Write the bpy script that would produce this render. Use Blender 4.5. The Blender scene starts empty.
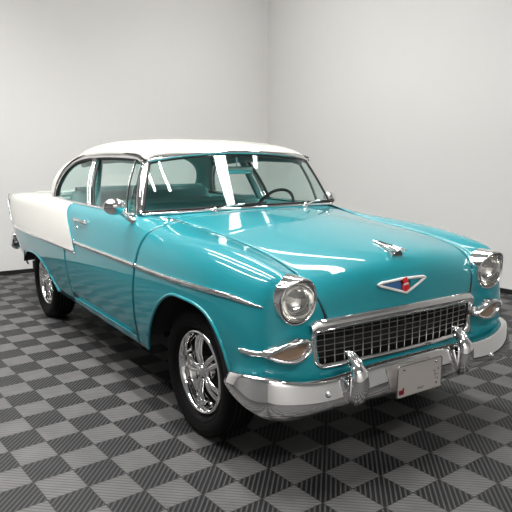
import bpy, bmesh, math, random
import numpy as np
from mathutils import Vector, Matrix

SC = bpy.context.scene
COL = SC.collection
PI = math.pi

# ------------------------------------------------------------------ camera
cam_data = bpy.data.cameras.new('camera')
cam = bpy.data.objects.new('camera', cam_data)
COL.objects.link(cam)
cam.location = (2.781, -2.298, 1.497)
YAW, PIT = 2.5537, -0.1652
fwd = Vector((math.cos(YAW) * math.cos(PIT), math.sin(YAW) * math.cos(PIT), math.sin(PIT)))
cam.rotation_euler = fwd.to_track_quat('-Z', 'Y').to_euler()
cam_data.sensor_width = 36.0
cam_data.lens = 617.24 / 512 * 36.0
cam_data.clip_end = 100
SC.camera = cam

# ------------------------------------------------------------------ world, exposure
SC.view_settings.view_transform = 'Standard'
SC.view_settings.look = 'None'
SC.view_settings.gamma = 1
SC.view_settings.use_curve_mapping = False
SC.view_settings.exposure = 0.10
world = bpy.data.worlds.new('world')
SC.world = world
world.use_nodes = True
world.node_tree.nodes['Background'].inputs[0].default_value = (0.8, 0.85, 0.9, 1)
world.node_tree.nodes['Background'].inputs[1].default_value = 0.05

# room extents in a frame that is turned a little against the car
CORNER = Vector((-5.12, 3.18))
DIR_L = Vector((0.03, 1.0)).normalized()      # along the left wall towards the corner
DIR_R = Vector((1.0, 0.10)).normalized()      # along the right wall away from the corner
ROOM_W, ROOM_D, ROOM_H = 10.5, 8.8, 4.35
CEIL_STRIPS = [  # (x, y, length, width, rotation, power)
    (-1.8, -3.1, 4.4, 0.13, 0.0, 60, 'leftmost linear ceiling light, beside the passenger side of the car'),
    (-1.8, -2.0, 4.8, 0.13, 0.0, 60, 'second linear ceiling light from the left, over the passenger side of the car'),
    (-1.7, -1.1, 5.2, 0.13, 0.0, 68, 'linear ceiling light over the passenger doors of the car'),
    (-1.2, 1.25, 5.4, 0.30, 0.0, 54, 'wide linear ceiling light over the driver side of the car'),
    (-2.2, 2.20, 4.2, 0.13, 0.0, 10, 'linear ceiling light closest to the right wall'),
    (4.3, -1.4, 2.8, 0.20, PI / 2, 95, 'added fill strip light ahead of the car, brightening the unseen front wall'),  # added fill, brightens the front wall mirrored in bumper and hood nose
]

# ------------------------------------------------------------------ materials
def mat_principled(name, color, rough=0.5, metal=0.0, coat=0.0, coat_rough=0.03, spec=0.5, emit=None, emit_s=0.0):
    m = bpy.data.materials.new(name)
    m.use_nodes = True
    b = m.node_tree.nodes['Principled BSDF']
    b.inputs['Base Color'].default_value = (*color, 1)
    b.inputs['Roughness'].default_value = rough
    b.inputs['Metallic'].default_value = metal
    b.inputs['Coat Weight'].default_value = coat
    b.inputs['Coat Roughness'].default_value = coat_rough
    b.inputs['Specular IOR Level'].default_value = spec
    if emit:
        b.inputs['Emission Color'].default_value = (*emit, 1)
        b.inputs['Emission Strength'].default_value = emit_s
    return m

def add_noise_bump(m, scale=200.0, strength=0.1, dist=0.001, color_var=None):
    nt = m.node_tree
    b = nt.nodes['Principled BSDF']
    tc = nt.nodes.new('ShaderNodeTexCoord')
    n = nt.nodes.new('ShaderNodeTexNoise')
    n.inputs['Scale'].default_value = scale
    n.inputs['Detail'].default_value = 4
    nt.links.new(tc.outputs['Object'], n.inputs['Vector'])
    bp = nt.nodes.new('ShaderNodeBump')
    bp.inputs['Strength'].default_value = strength
    bp.inputs['Distance'].default_value = dist
    nt.links.new(n.outputs['Fac'], bp.inputs['Height'])
    nt.links.new(bp.outputs['Normal'], b.inputs['Normal'])
    if color_var:
        r = nt.nodes.new('ShaderNodeMix'); r.data_type = 'RGBA'
        r.inputs[6].default_value = (*color_var[0], 1)
        r.inputs[7].default_value = (*color_var[1], 1)
        nt.links.new(n.outputs['Fac'], r.inputs[0])
        nt.links.new(r.outputs[2], b.inputs['Base Color'])
    return m

def mat_glass(name, tint, refl=1.0, ior=1.5):
    m = bpy.data.materials.new(name)
    m.use_nodes = True
    nt = m.node_tree
    nt.nodes.clear()
    out = nt.nodes.new('ShaderNodeOutputMaterial')
    mix = nt.nodes.new('ShaderNodeMixShader')
    tr = nt.nodes.new('ShaderNodeBsdfTransparent')
    gl = nt.nodes.new('ShaderNodeBsdfGlossy')
    # Schlick reflectance that is the same from both sides of the thin pane
    geo = nt.nodes.new('ShaderNodeNewGeometry')
    dot = nt.nodes.new('ShaderNodeVectorMath'); dot.operation = 'DOT_PRODUCT'
    nt.links.new(geo.outputs['Normal'], dot.inputs[0]); nt.links.new(geo.outputs['Incoming'], dot.inputs[1])
    def mt(op, a, b=None):
        n = nt.nodes.new('ShaderNodeMath'); n.operation = op
        for i, v in enumerate((a, b)):
            if v is None: continue
            if isinstance(v, (int, float)): n.inputs[i].default_value = v
            else: nt.links.new(v, n.inputs[i])
        return n.outputs[0]
    f0 = 1.8 * ((ior - 1) / (ior + 1)) ** 2
    k = mt('POWER', mt('SUBTRACT', 1.0, mt('ABSOLUTE', dot.outputs['Value'])), 5.0)
    fac = mt('ADD', mt('MULTIPLY', k, 1 - f0), f0)
    tr.inputs[0].default_value = (*tint, 1)
    gl.inputs['Roughness'].default_value = 0.0
    gl.inputs['Color'].default_value = (refl, refl, refl, 1)
    nt.links.new(fac, mix.inputs[0])
    nt.links.new(tr.outputs[0], mix.inputs[1])
    nt.links.new(gl.outputs[0], mix.inputs[2])
    nt.links.new(mix.outputs[0], out.inputs[0])
    return m

TEAL = (0.009, 0.265, 0.315)
M = {}
M['teal'] = mat_principled('turquoise_paint', TEAL, 0.40, 0.0, 1.0, 0.012, spec=0.15)
M['white'] = mat_principled('ivory_paint', (0.76, 0.74, 0.69), 0.35, 0.0, 1.0, 0.03)
M['chrome'] = mat_principled('chrome', (0.88, 0.87, 0.87), 0.025, 1.0)
M['steel'] = mat_principled('satin_steel', (0.55, 0.53, 0.50), 0.25, 1.0)
M['grille'] = mat_principled('grille_metal', (0.50, 0.48, 0.45), 0.28, 1.0)
M['black'] = mat_principled('black_void', (0.006, 0.006, 0.006), 0.9)
M['seal'] = mat_principled('black_rubber_seal', (0.012, 0.012, 0.013), 0.55)
M['tyre'] = add_noise_bump(mat_principled('tyre_rubber', (0.004, 0.004, 0.0042), 0.7, spec=0.18), 60, 0.15, 0.002)
M['under'] = add_noise_bump(mat_principled('underbody', (0.012, 0.012, 0.012), 0.85), 30, 0.3, 0.004)
M['vinyl'] = add_noise_bump(mat_principled('turquoise_vinyl', (0.09, 0.36, 0.36), 0.45), 120, 0.15, 0.002)
M['vinyl_light'] = add_noise_bump(mat_principled('pale_turquoise_vinyl', (0.16, 0.46, 0.45), 0.45), 120, 0.15, 0.002)
M['headliner'] = add_noise_bump(mat_principled('headliner_cloth', (0.07, 0.24, 0.235), 0.8), 200, 0.2, 0.001)
M['carpet'] = add_noise_bump(mat_principled('car_carpet', (0.01, 0.05, 0.05), 0.95), 300, 0.5, 0.003)
M['glass'] = mat_glass('tinted_window_glass', (0.86, 0.955, 0.935))
M['lens'] = mat_glass('clear_lens', (0.93, 0.93, 0.92))
M['reflector'] = mat_principled('headlamp_reflector', (0.95, 0.94, 0.91), 0.06, 1.0)
M['amber'] = mat_principled('smoked_amber_lens', (0.30, 0.20, 0.13), 0.25, 0.0, 0.6)
M['redlens'] = mat_principled('red_lens', (0.45, 0.01, 0.01), 0.2, 0.0, 0.8)
M['red'] = mat_principled('red_enamel', (0.70, 0.015, 0.02), 0.25, 0.0, 0.8)
M['blue'] = mat_principled('blue_enamel', (0.03, 0.14, 0.35), 0.25, 0.0, 0.8)
M['enamel'] = mat_principled('white_enamel', (0.85, 0.85, 0.82), 0.25, 0.0, 0.8)
M['plate'] = add_noise_bump(mat_principled('plate_face', (0.42, 0.39, 0.37), 0.45), 20, 0.1, 0.001)
M['plate_mark'] = mat_principled('plate_mark', (0.10, 0.08, 0.08), 0.5)
M['plate_red'] = mat_principled('plate_red', (0.28, 0.02, 0.03), 0.5)
M['mirror'] = mat_principled('mirror_glass', (0.55, 0.80, 0.78), 0.02, 1.0)  # teal tint puts the reflected cabin colour into the metal
M['lamp'] = mat_principled('lamp_diffuser', (1, 1, 1), 0.5, emit=(1.0, 0.99, 0.97), emit_s=10.0)
M['lamp_body'] = mat_principled('lamp_housing', (0.75, 0.75, 0.75), 0.4)
M['base'] = mat_principled('black_baseboard', (0.012, 0.012, 0.012), 0.5)

def make_wall_mat(name, c0, c1):
    m = mat_principled(name, c0, 0.85)
    nt = m.node_tree; b = nt.nodes['Principled BSDF']
    tc = nt.nodes.new('ShaderNodeTexCoord')
    n = nt.nodes.new('ShaderNodeTexNoise'); n.inputs['Scale'].default_value = 0.7; n.inputs['Detail'].default_value = 5
    nt.links.new(tc.outputs['Object'], n.inputs['Vector'])
    mx = nt.nodes.new('ShaderNodeMix'); mx.data_type = 'RGBA'
    mx.inputs[6].default_value = (*c0, 1); mx.inputs[7].default_value = (*c1, 1)
    nt.links.new(n.outputs['Fac'], mx.inputs[0]); nt.links.new(mx.outputs[2], b.inputs['Base Color'])
    n2 = nt.nodes.new('ShaderNodeTexNoise'); n2.inputs['Scale'].default_value = 90
    nt.links.new(tc.outputs['Object'], n2.inputs['Vector'])
    bp = nt.nodes.new('ShaderNodeBump'); bp.inputs['Strength'].default_value = 0.08; bp.inputs['Distance'].default_value = 0.002
    nt.links.new(n2.outputs['Fac'], bp.inputs['Height']); nt.links.new(bp.outputs['Normal'], b.inputs['Normal'])
    return m
M['wall'] = make_wall_mat('painted_wall', (0.83, 0.82, 0.80), (0.87, 0.86, 0.845))
M['wall_grey'] = make_wall_mat('grey_painted_wall', (0.26, 0.26, 0.26), (0.30, 0.30, 0.30))
M['ceiling'] = make_wall_mat('painted_ceiling', (0.55, 0.55, 0.55), (0.6, 0.6, 0.6))

def make_floor_mat():
    m = mat_principled('ribbed_checker_tiles', (0.1, 0.1, 0.1), 0.55)
    nt = m.node_tree; N = nt.nodes; L = nt.links
    b = N['Principled BSDF']
    S = 0.1875
    tc = N.new('ShaderNodeTexCoord')
    mp = N.new('ShaderNodeMapping'); mp.vector_type = 'TEXTURE'
    a = math.radians(4.0)
    ox, oy = 0.0904, 0.0
    mp.inputs['Location'].default_value = (ox * math.cos(a) - oy * math.sin(a), ox * math.sin(a) + oy * math.cos(a), 0)
    mp.inputs['Rotation'].default_value = (0, 0, a)
    L.new(tc.outputs['Object'], mp.inputs['Vector'])
    sx = N.new('ShaderNodeSeparateXYZ'); L.new(mp.outputs[0], sx.inputs[0])
    def mth(op, a_, b_=None, c_=None):
        n = N.new('ShaderNodeMath'); n.operation = op
        for i, v in enumerate((a_, b_, c_)):
            if v is None: continue
            if isinstance(v, (int, float)): n.inputs[i].default_value = v
            else: L.new(v, n.inputs[i])
        return n.outputs[0]
    X, Y = sx.outputs[0], sx.outputs[1]
    tx = mth('DIVIDE', X, S); ty = mth('DIVIDE', Y, S)
    fx = mth('FLOOR', tx); fy = mth('FLOOR', ty)
    par = mth('FLOORED_MODULO', mth('ADD', fx, fy), 2.0)       # 0 / 1
    dark = mth('GREATER_THAN', par, 0.5) if PARITY else mth('LESS_THAN', par, 0.5)
    # ribs: along (1,-1) on the dark tiles, along (1,1) on the light ones
    p = S * math.sqrt(2) / 12.0
    d1 = mth('DIVIDE', mth('ADD', X, Y), p * math.sqrt(2))
    d2 = mth('DIVIDE', mth('SUBTRACT', X, Y), p * math.sqrt(2))
    def tri(v):
        f = mth('FRACT', v)
        return mth('ABSOLUTE', mth('MULTIPLY_ADD', f, 2.0, -1.0))   # 1 at the edge, 0 in the middle
    r1, r2 = tri(d1), tri(d2)
    ribd = mth("LESS_THAN", r1, 0.36)      # thin grey rib on dark tile
    ribl = mth('LESS_THAN', r2, 0.72)      # wide grey rib on light tile
    def mix(f, A, B):
        n = N.new('ShaderNodeMix'); n.data_type = 'RGBA'
        L.new(f, n.inputs[0])
        for i, v in ((6, A), (7, B)):
            if isinstance(v, tuple): n.inputs[i].default_value = (*v, 1)
            else: L.new(v, n.inputs[i])
        return n.outputs[2]
    cd = mix(ribd, (0.008, 0.008, 0.009), (0.060, 0.059, 0.059))
    cl = mix(ribl, (0.070, 0.069, 0.069), (0.122, 0.119, 0.118))
    c = mix(dark, cl, cd)
    # joint lines
    jx = tri(tx); jy = tri(ty)
    j = mth('GREATER_THAN', mth('MAXIMUM', jx, jy), 0.975)
    c = mix(j, c, (0.02, 0.02, 0.02))
    nz = N.new('ShaderNodeTexNoise'); nz.inputs['Scale'].default_value = 9; nz.inputs['Detail'].default_value = 5
    L.new(tc.outputs['Object'], nz.inputs['Vector'])
    hs = N.new('ShaderNodeHueSaturation')
    L.new(mth('MULTIPLY_ADD', nz.outputs['Fac'], 0.5, 0.75), hs.inputs['Value'])
    L.new(c, hs.inputs['Color'])
    L.new(hs.outputs[0], b.inputs['Base Color'])
    h = mix(dark, r2, r1)
    bp = N.new('ShaderNodeBump'); bp.inputs['Strength'].default_value = 0.35; bp.inputs['Distance'].default_value = 0.003
    bp.invert = True
    L.new(h, bp.inputs['Height']); L.new(bp.outputs['Normal'], b.inputs['Normal'])
    b.inputs['Roughness'].default_value = 0.6
    b.inputs['Specular IOR Level'].default_value = 0.3
    return m
PARITY = True
M['floor'] = make_floor_mat()

# ------------------------------------------------------------------ mesh helpers
def link_mesh(name, verts, faces, m, parent=None, smooth=True, solid=0.0, hint=None, loc=None):
    me = bpy.data.meshes.new(name)
    me.from_pydata([tuple(map(float, v)) for v in verts], [], [tuple(int(i) for i in f) for f in faces])
    me.update()
    if hint is not None:
        s = 0.0
        for p in me.polygons:
            h = hint if not callable(hint) else hint(p.center)
            s += p.area * p.normal.dot(Vector(h))
        if s < 0:
            me.flip_normals()
    if smooth:
        for p in me.polygons: p.use_smooth = True
    mats = m if isinstance(m, (list, tuple)) else [m]
    for k in mats: me.materials.append(M[k])
    o = bpy.data.objects.new(name, me)
    COL.objects.link(o)
    if parent is not None:
        o.parent = parent
        if parent.get('is_root'):
            o.location = -Vector(parent['is_root'])
    if loc is not None: o.location = loc
    if solid:
        md = o.modifiers.new('thickness', 'SOLIDIFY'); md.thickness = solid; md.offset = -1
    return o

def from_bm(name, bm, m, parent=None, smooth=True, angle=None):
    verts = [v.co[:] for v in bm.verts]
    bm.verts.index_update()
    faces = [[v.index for v in f.verts] for f in bm.faces]
    bm.free()
    o = link_mesh(name, verts, faces, m, parent, smooth)
    if angle is not None:
        shade_auto(o, angle)
    return o

def shade_auto(o, ang=35):
    me = o.data
    bm = bmesh.new(); bm.from_mesh(me)
    bmesh.ops.recalc_face_normals(bm, faces=bm.faces)
    lim = math.radians(ang)
    for e in bm.edges:
        if len(e.link_faces) == 2 and e.calc_face_angle(0) > lim: e.smooth = False
    bm.to_mesh(me); bm.free()

class MB:
    """collects verts and faces"""
    def __init__(s): s.v = []; s.f = []
    def add(s, verts, faces):
        n = len(s.v); s.v += [tuple(map(float, v)) for v in verts]; s.f += [tuple(int(i) + n for i in f) for f in faces]; return s
    def grid(s, P, close_u=False, close_v=False):
        P = np.asarray(P); n, m = P.shape[:2]
        f = []
        for i in range(n if close_u else n - 1):
            for j in range(m if close_v else m - 1):
                i2, j2 = (i + 1) % n, (j + 1) % m
                f.append((i * m + j, i2 * m + j, i2 * m + j2, i * m + j2))
        return s.add(P.reshape(-1, 3), f)
    def box(s, c, d, rot=None, bev=0.0):
        bm = bmesh.new(); bmesh.ops.create_cube(bm, size=1)
        for v in bm.verts: v.co = Vector((v.co.x * d[0], v.co.y * d[1], v.co.z * d[2]))
        if bev: bmesh.ops.bevel(bm, geom=list(bm.edges), offset=bev, segments=3, affect='EDGES', profile=0.5)
        R = rot if rot is not None else Matrix.Identity(3)
        bm.verts.index_update()
        s.add([(R @ v.co + Vector(c))[:] for v in bm.verts], [[v.index for v in f.verts] for f in bm.faces])
        bm.free(); return s
    def tube(s, pts, r, n=10, closed=False, cap=True, flat=None, up=None):
        """r number or list; flat=(a,b) scales the section along side/up"""
        P = [Vector(p) for p in pts]; m = len(P)
        rs = r if isinstance(r, (list, tuple, np.ndarray)) else [r] * m
        rings = []; prev = None
        for i in range(m):
            if closed: t = P[(i + 1) % m] - P[i - 1]
            else: t = P[min(i + 1, m - 1)] - P[max(i - 1, 0)]
            t.normalize()
            if prev is None or up is not None:
                u0 = Vector(up) if up is not None else (Vector((0, 0, 1)) if abs(t.z) < .9 else Vector((1, 0, 0)))
            else: u0 = prev
            sd = t.cross(u0)
            if sd.length < 1e-6: sd = t.cross(Vector((1, 0, 0)))
            sd.normalize(); u = sd.cross(t).normalized(); prev = u
            fa, fb = flat if flat else (1, 1)
            rings.append([P[i] + sd * (math.cos(2 * PI * k / n) * rs[i] * fa) + u * (math.sin(2 * PI * k / n) * rs[i] * fb) for k in range(n)])
        n0 = len(s.v)
        s.grid(np.array([[v[:] for v in rg] for rg in rings]), close_u=closed, close_v=True)
        if cap and not closed:
            s.f.append(tuple(n0 + k for k in range(n))[::-1]); s.f.append(tuple(n0 + (m - 1) * n + k for k in range(n)))
        return s
    def lathe(s, prof, origin, axis='y', n=48, sign=1, a0=0, a1=2 * PI):
        """prof: (r, h) ; revolve about the axis through origin"""
        full = abs(a1 - a0 - 2 * PI) < 1e-6
        k = n if full else n + 1
        P = []
        for i in range(k):
            a = a0 + (a1 - a0) * i / n
            row = []
            for (r, h) in prof:
                if axis == 'y': row.append((origin[0] + r * math.cos(a), origin[1] + sign * h, origin[2] + r * math.sin(a)))
                elif axis == 'x': row.append((origin[0] + sign * h, origin[1] + r * math.cos(a), origin[2] + r * math.sin(a)))
                else: row.append((origin[0] + r * math.cos(a), origin[1] + r * math.sin(a), origin[2] + sign * h))
            P.append(row)
        return s.grid(np.array(P), close_u=full)
    def xform(s, fn): s.v = [tuple(fn(Vector(v))) for v in s.v]; return s
    def mirror(s): s.v = [(v[0], -v[1], v[2]) for v in s.v]; s.f = [tuple(f[::-1]) for f in s.f]; return s
    def build(s, name, m, parent=None, smooth=True, solid=0, hint=None, angle=None):
        o = link_mesh(name, s.v, s.f, m, parent, smooth, solid, hint)
        if angle is not None: shade_auto(o, angle)
        return o

def lerp(a, b, t): return a + (b - a) * t
# clamped uniform cubic B-splines
def basis(n, t, deg=3):
    t = np.atleast_1d(np.asarray(t, float)); deg = min(deg, n - 1)
    kn = np.concatenate([np.zeros(deg), np.linspace(0, 1, n - deg + 1), np.ones(deg)])
    t = np.clip(t, 0, 1 - 1e-12)
    B = np.zeros((len(t), len(kn) - 1))
    for i in range(len(kn) - 1):
        B[:, i] = (t >= kn[i]) & (t < kn[i + 1])
    for d in range(1, deg + 1):
        Bn = np.zeros((len(t), len(kn) - 1 - d))
        for i in range(len(kn) - 1 - d):
            a = kn[i + d] - kn[i]; b_ = kn[i + d + 1] - kn[i + 1]
            if a > 0: Bn[:, i] += (t - kn[i]) / a * B[:, i]
            if b_ > 0: Bn[:, i] += (kn[i + d + 1] - t) / b_ * B[:, i + 1]
        B = Bn
    return B
def ev(C, u, v):
    """surface points for arrays u, v of equal length"""
    C = np.asarray(C, float)
    return np.einsum('pi,pj,ijk->pk', basis(C.shape[0], u), basis(C.shape[1], v), C)
def evgrid(C, us, vs):
    C = np.asarray(C, float)
    return np.einsum('pi,qj,ijk->pqk', basis(C.shape[0], us), basis(C.shape[1], vs), C)
def curve(pts, n=40, deg=3):
    C = np.asarray(pts, float)
    return basis(len(C), np.linspace(0, 1, n), deg) @ C
def interp_curve(pts, n=60):
    """smooth curve through the points (Catmull-Rom)"""
    P = np.asarray(pts, float); m = len(P)
    T = np.zeros_like(P)
    d = np.linalg.norm(np.diff(P, axis=0), axis=1) ** 0.5 + 1e-9
    s = np.concatenate([[0], np.cumsum(d)])
    for i in range(m):
        a, b_ = max(i - 1, 0), min(i + 1, m - 1)
        T[i] = (P[b_] - P[a]) / (s[b_] - s[a])
    out = []
    for t in np.linspace(0, s[-1], n):
        i = min(np.searchsorted(s, t, side='right') - 1, m - 2)
        h = s[i + 1] - s[i]; x = (t - s[i]) / h
        out.append((2 * x**3 - 3 * x**2 + 1) * P[i] + (x**3 - 2 * x**2 + x) * h * T[i] + (-2 * x**3 + 3 * x**2) * P[i + 1] + (x**3 - x**2) * h * T[i + 1])
    return np.array(out)

# ------------------------------------------------------------------ the room
def struct(o): o['kind'] = 'structure'; return o
ey = DIR_L * -1.0          # from the corner along the left wall towards the viewer
c0 = CORNER; cA = c0 + ey * ROOM_D; cB = c0 + DIR_R * ROOM_W; cC = cA + DIR_R * ROOM_W
def quad_slab(name, p, q, z0, z1, m, thick, outward):
    a, b_ = Vector((*p, 0)), Vector((*q, 0))
    n = Vector((*outward, 0)).normalized() * thick
    v = []
    for base in (a, b_, b_ + n, a + n):
        v += [(base.x, base.y, z0), (base.x, base.y, z1)]
    f = [(0, 2, 3, 1), (2, 4, 5, 3), (4, 6, 7, 5), (6, 0, 1, 7), (1, 3, 5, 7), (0, 6, 4, 2)]
    return struct(link_mesh(name, v, f, m, smooth=False))
pad = 0.0
quad_slab('wall_left', cA, c0, 0, ROOM_H, 'wall', 0.12, (-1, 0.03))
quad_slab('wall_right', c0, cB, 0, ROOM_H, 'wall', 0.12, (-0.1, 1))
quad_slab('wall_front', cB, cC, 0, ROOM_H, 'wall', 0.12, (1, 0))
quad_slab('wall_back', cC, cA, 0, ROOM_H, 'wall_grey', 0.12, (0, -1))
def poly_slab(name, z0, z1, m):
    e = 0.0
    P = [cA, cC, cB, c0]
    v = [(p.x, p.y, z0) for p in P] + [(p.x, p.y, z1) for p in P]
    return struct(link_mesh(name, v, [(3, 2, 1, 0), (4, 5, 6, 7), (0, 1, 5, 4), (1, 2, 6, 5), (2, 3, 7, 6), (3, 0, 4, 7)], m, smooth=False))
poly_slab('floor', -0.08, 0.0, 'floor')
poly_slab('ceiling', ROOM_H, ROOM_H + 0.1, 'ceiling')
def inset(p, q, inward, t):
    n = Vector(inward).normalized() * t
    return p + n, q + n
p, q = inset(cA, c0, (1, -0.03), 0.015); quad_slab('baseboard_left', p, q, 0, 0.05, 'base', 0.0149, (-1, 0.03))
p, q = inset(c0, cB, (0.1, -1), 0.015); quad_slab('baseboard_right', p, q, 0, 0.05, 'base', 0.0149, (-0.1, 1))

# ceiling light fixtures (long linear lamps, plus the added front fill)
for i, (x, y, ln, wd, rz, pw, lab) in enumerate(CEIL_STRIPS):
    root = bpy.data.objects.new('ceiling_light', None); COL.objects.link(root)
    root.location = (x, y, ROOM_H); root.rotation_euler = (0, 0, rz)
    root['label'] = lab
    root['category'] = 'light'; root['group'] = 'linear ceiling lights over the car'
    hb = MB().box((0, 0, -0.03), (ln, wd, 0.06), bev=0.006)
    hb.build('housing', 'lamp_body', root, smooth=False)
    db = MB().box((0, 0, -0.072), (ln - 0.04, wd - 0.03, 0.02), bev=0.006)
    db.build('diffuser', 'lamp', root, smooth=False)
    ld = bpy.data.lights.new('ceiling_lamp', 'AREA'); ld.shape = 'RECTANGLE'
    ld.size = ln - 0.05; ld.size_y = wd; ld.energy = pw; ld.color = (1.0, 0.985, 0.965)
    lo = bpy.data.objects.new('ceiling_lamp', ld); COL.objects.link(lo)
    lo.location = (x, y, ROOM_H - 0.10); lo.rotation_euler = (0, 0, rz)
    ld.cycles.is_caustics_light = False
    ld.spread = math.radians(122)

# ------------------------------------------------------------------ the car
car = bpy.data.objects.new('car', None); COL.objects.link(car)
car.location = (-1.6, 0, 0)
car['is_root'] = (-1.6, 0.0, 0.0)
car['label'] = 'shiny turquoise and white 1950s two-door sedan with chrome trim on checkered floor'
car['category'] = 'car'

DOOR = [(.840, .27), (.885, .42), (.914, .58), (.922, .74), (.908, .88), (.878, 1.00), (.848, 1.09), (.790, 1.112)]
def st(x, **kw):
    r = [(x, y, z) for (y, z) in DOOR]
    for k, v in kw.items():
        i = int(k[1]); r[i] = (x, *v) if len(v) == 2 else v
    return r
def rows(x, l): return [(x, y, z) for (y, z) in l]
SIDE = [
    [(-3.80, .74, .44), (-3.86, .79, .52), (-3.93, .83, .62), (-3.98, .85, .74), (-4.02, .855, .88), (-4.07, .85, 1.00), (-4.10, .83, 1.09), (-4.10, .66, 1.085)],
    [(-3.70, .78, .41), (-3.75, .83, .50), (-3.80, .87, .60), (-3.84, .885, .74), (-3.87, .885, .88), (-3.90, .875, 1.00), (-3.92, .845, 1.11), (-3.92, .64, 1.10)],
    rows(-3.55, [(.80, .36), (.86, .45), (.90, .60), (.912, .74), (.906, .88), (.888, 1.0), (.86, 1.12), (.62, 1.115)]),
    rows(-3.20, [(.82, .32), (.87, .43), (.908, .58), (.922, .74), (.912, .88), (.892, 1.0), (.862, 1.125), (.63, 1.13)]),
    rows(-2.85, [(.83, .29), (.88, .42), (.912, .58), (.924, .74), (.912, .88), (.890, 1.0), (.860, 1.125), (.70, 1.14)]),
    st(-2.50, k5=(.886, 1.0), k6=(.856, 1.11), k7=(.770, 1.135)),
    st(-2.15, k7=(.790, 1.12)), st(-1.8), st(-1.45), st(-1.15), st(-.92, k7=(.78, 1.115)),
    st(-.74, k6=(.835, 1.09), k7=(.735, 1.12)),
    st(-.56, k6=(.81, 1.09), k7=(.66, 1.105)),
    st(-.35, k6=(.79, 1.09), k7=(.61, 1.08)),
    st(-.08, k5=(.874, 1.0), k6=(.778, 1.085), k7=(.60, 1.055)),
    st(.18, k3=(.918, .74), k4=(.902, .88), k5=(.866, .995), k6=(.768, 1.07), k7=(.60, 1.03)),
    rows(.38, [(.84, .28), (.882, .42), (.906, .58), (.905, .74), (.888, .87), (.848, .975), (.75, 1.045), (.60, 1.0)]),
    rows(.52, [(.85, .34), (.88, .44), (.895, .6), (.885, .75), (.865, .87), (.82, .965), (.73, 1.02), (.60, .965)]),
    [(.64, .86, .38), (.65, .87, .46), (.66, .875, .60), (.66, .855, .74), (.65, .835, .85), (.65, .80, .935), (.64, .725, .995), (.60, .585, .925)],
    [(.71, .70, .42), (.71, .70, .48), (.71, .70, .60), (.69, .70, .70), (.68, .70, .78), (.68, .70, .86), (.66, .69, .93), (.655, .555, .86)],
    [(.70, .60, .43), (.70, .60, .48), (.69, .60, .56), (.675, .60, .62), (.67, .60, .68), (.67, .60, .73), (.675, .575, .78), (.675, .53, .80)],
    [(.69, .53, .44), (.69, .53, .48), (.68, .54, .52), (.67, .545, .57), (.665, .55, .62), (.665, .555, .67), (.67, .545, .71), (.685, .505, .735)],
]
SIDE = np.array(SIDE)
_us = np.linspace(0, 1, 1201)
_xs = ev(SIDE, _us, np.full(1201, .45))[:, 0]
def u_of_x(x):      # valid before the wrap at the front
    k = 1080
    return np.interp(x, _xs[:k], _us[:k])
_VS = np.linspace(0, 0.97, 62)
_BV = basis(SIDE.shape[1], _VS)
_cache = {}
def zcol(u):
    k = round(float(u), 6)
    if k not in _cache:
        c = np.einsum('i,ij->j', basis(SIDE.shape[0], [k])[0], SIDE[:, :, 2])
        _cache[k] = np.maximum.accumulate(_BV @ c)
    return _cache[k]
def v_of_z(u, z):
    return float(np.interp(z, zcol(u), _VS))
def z_of_v(u, v):
    return float(np.interp(v, _VS, zcol(u)))
def side_at(x, z, off=0.0):
    """point on the right... positive side for given x and z, pushed out by off"""
    u = u_of_x(x); v = v_of_z(u, z); P = ev(SIDE, [u], [v])[0]
    if off:
        a = ev(SIDE, [min(u + .004, 1)], [v])[0] - ev(SIDE, [max(u - .004, 0)], [v])[0]
        b_ = ev(SIDE, [u], [min(v + .01, 1)])[0] - ev(SIDE, [u], [max(v - .01, 0)])[0]
        n = np.cross(a, b_); n /= np.linalg.norm(n)
        if n[1] < 0: n = -n
        P = P + n * off
    return P

def z_low(x):
    if x > -.04 and x < .48:
        t = (x + .04) / .52; return max(.335 + .437 * max(1 - abs(t) ** 4, 0) ** .6, .335 + .125 * min(1, max(0, (x - .2) / .2)))
    if -.535 < x <= -.04:
        t = (-.04 - x) / .495; return .335 + .437 * (1 - t ** 1.9)
    if x >= .48: return .46 - min((x - .48) / .1, 1) * .03
    if -2.95 < x < -2.33:
        t = (x + 2.95) / .62; return .345 + .262 * (1 - abs(t) ** 2.3)
    if -3.50 < x <= -2.95:
        t = (-2.95 - x) / .55; return .40 + .207 * max(1 - abs(t) ** 2.6, 0) ** .8
    if x <= -3.5: return .40 + min((-3.5 - x) / .3, 1) * .06
    return .335 + (.345 - .335) * np.clip((-.6 - x) / 1.7, 0, 1)

def slash_x(z):       # front edge of the white quarter flash
    return np.interp(z, [.78, .84, 1.03, 1.11, 1.2], [-1.70, -1.75, -2.00, -2.07, -2.10])
DOOR_F = lambda z: -.57 + .10 * max(0, (z - .92) / .2) ** 1.6 if z > .92 else -.57 - .10 * (.92 - z) / .6
DOOR_R = lambda z: np.interp(z, [.3, .78, 1.03, 1.15], [-1.90, -1.96, -2.04, -2.10])

def xgrid(a, b, n):
    g = list(np.linspace(a, b, n))
    for x in list(np.linspace(.28, .479, 16)) + list(np.linspace(-3.499, -3.3, 12)) + [-.535, -2.33, .484]:
        if a < x < b: g.append(x)
    return np.array(sorted(set(np.round(g, 5))))

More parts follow.
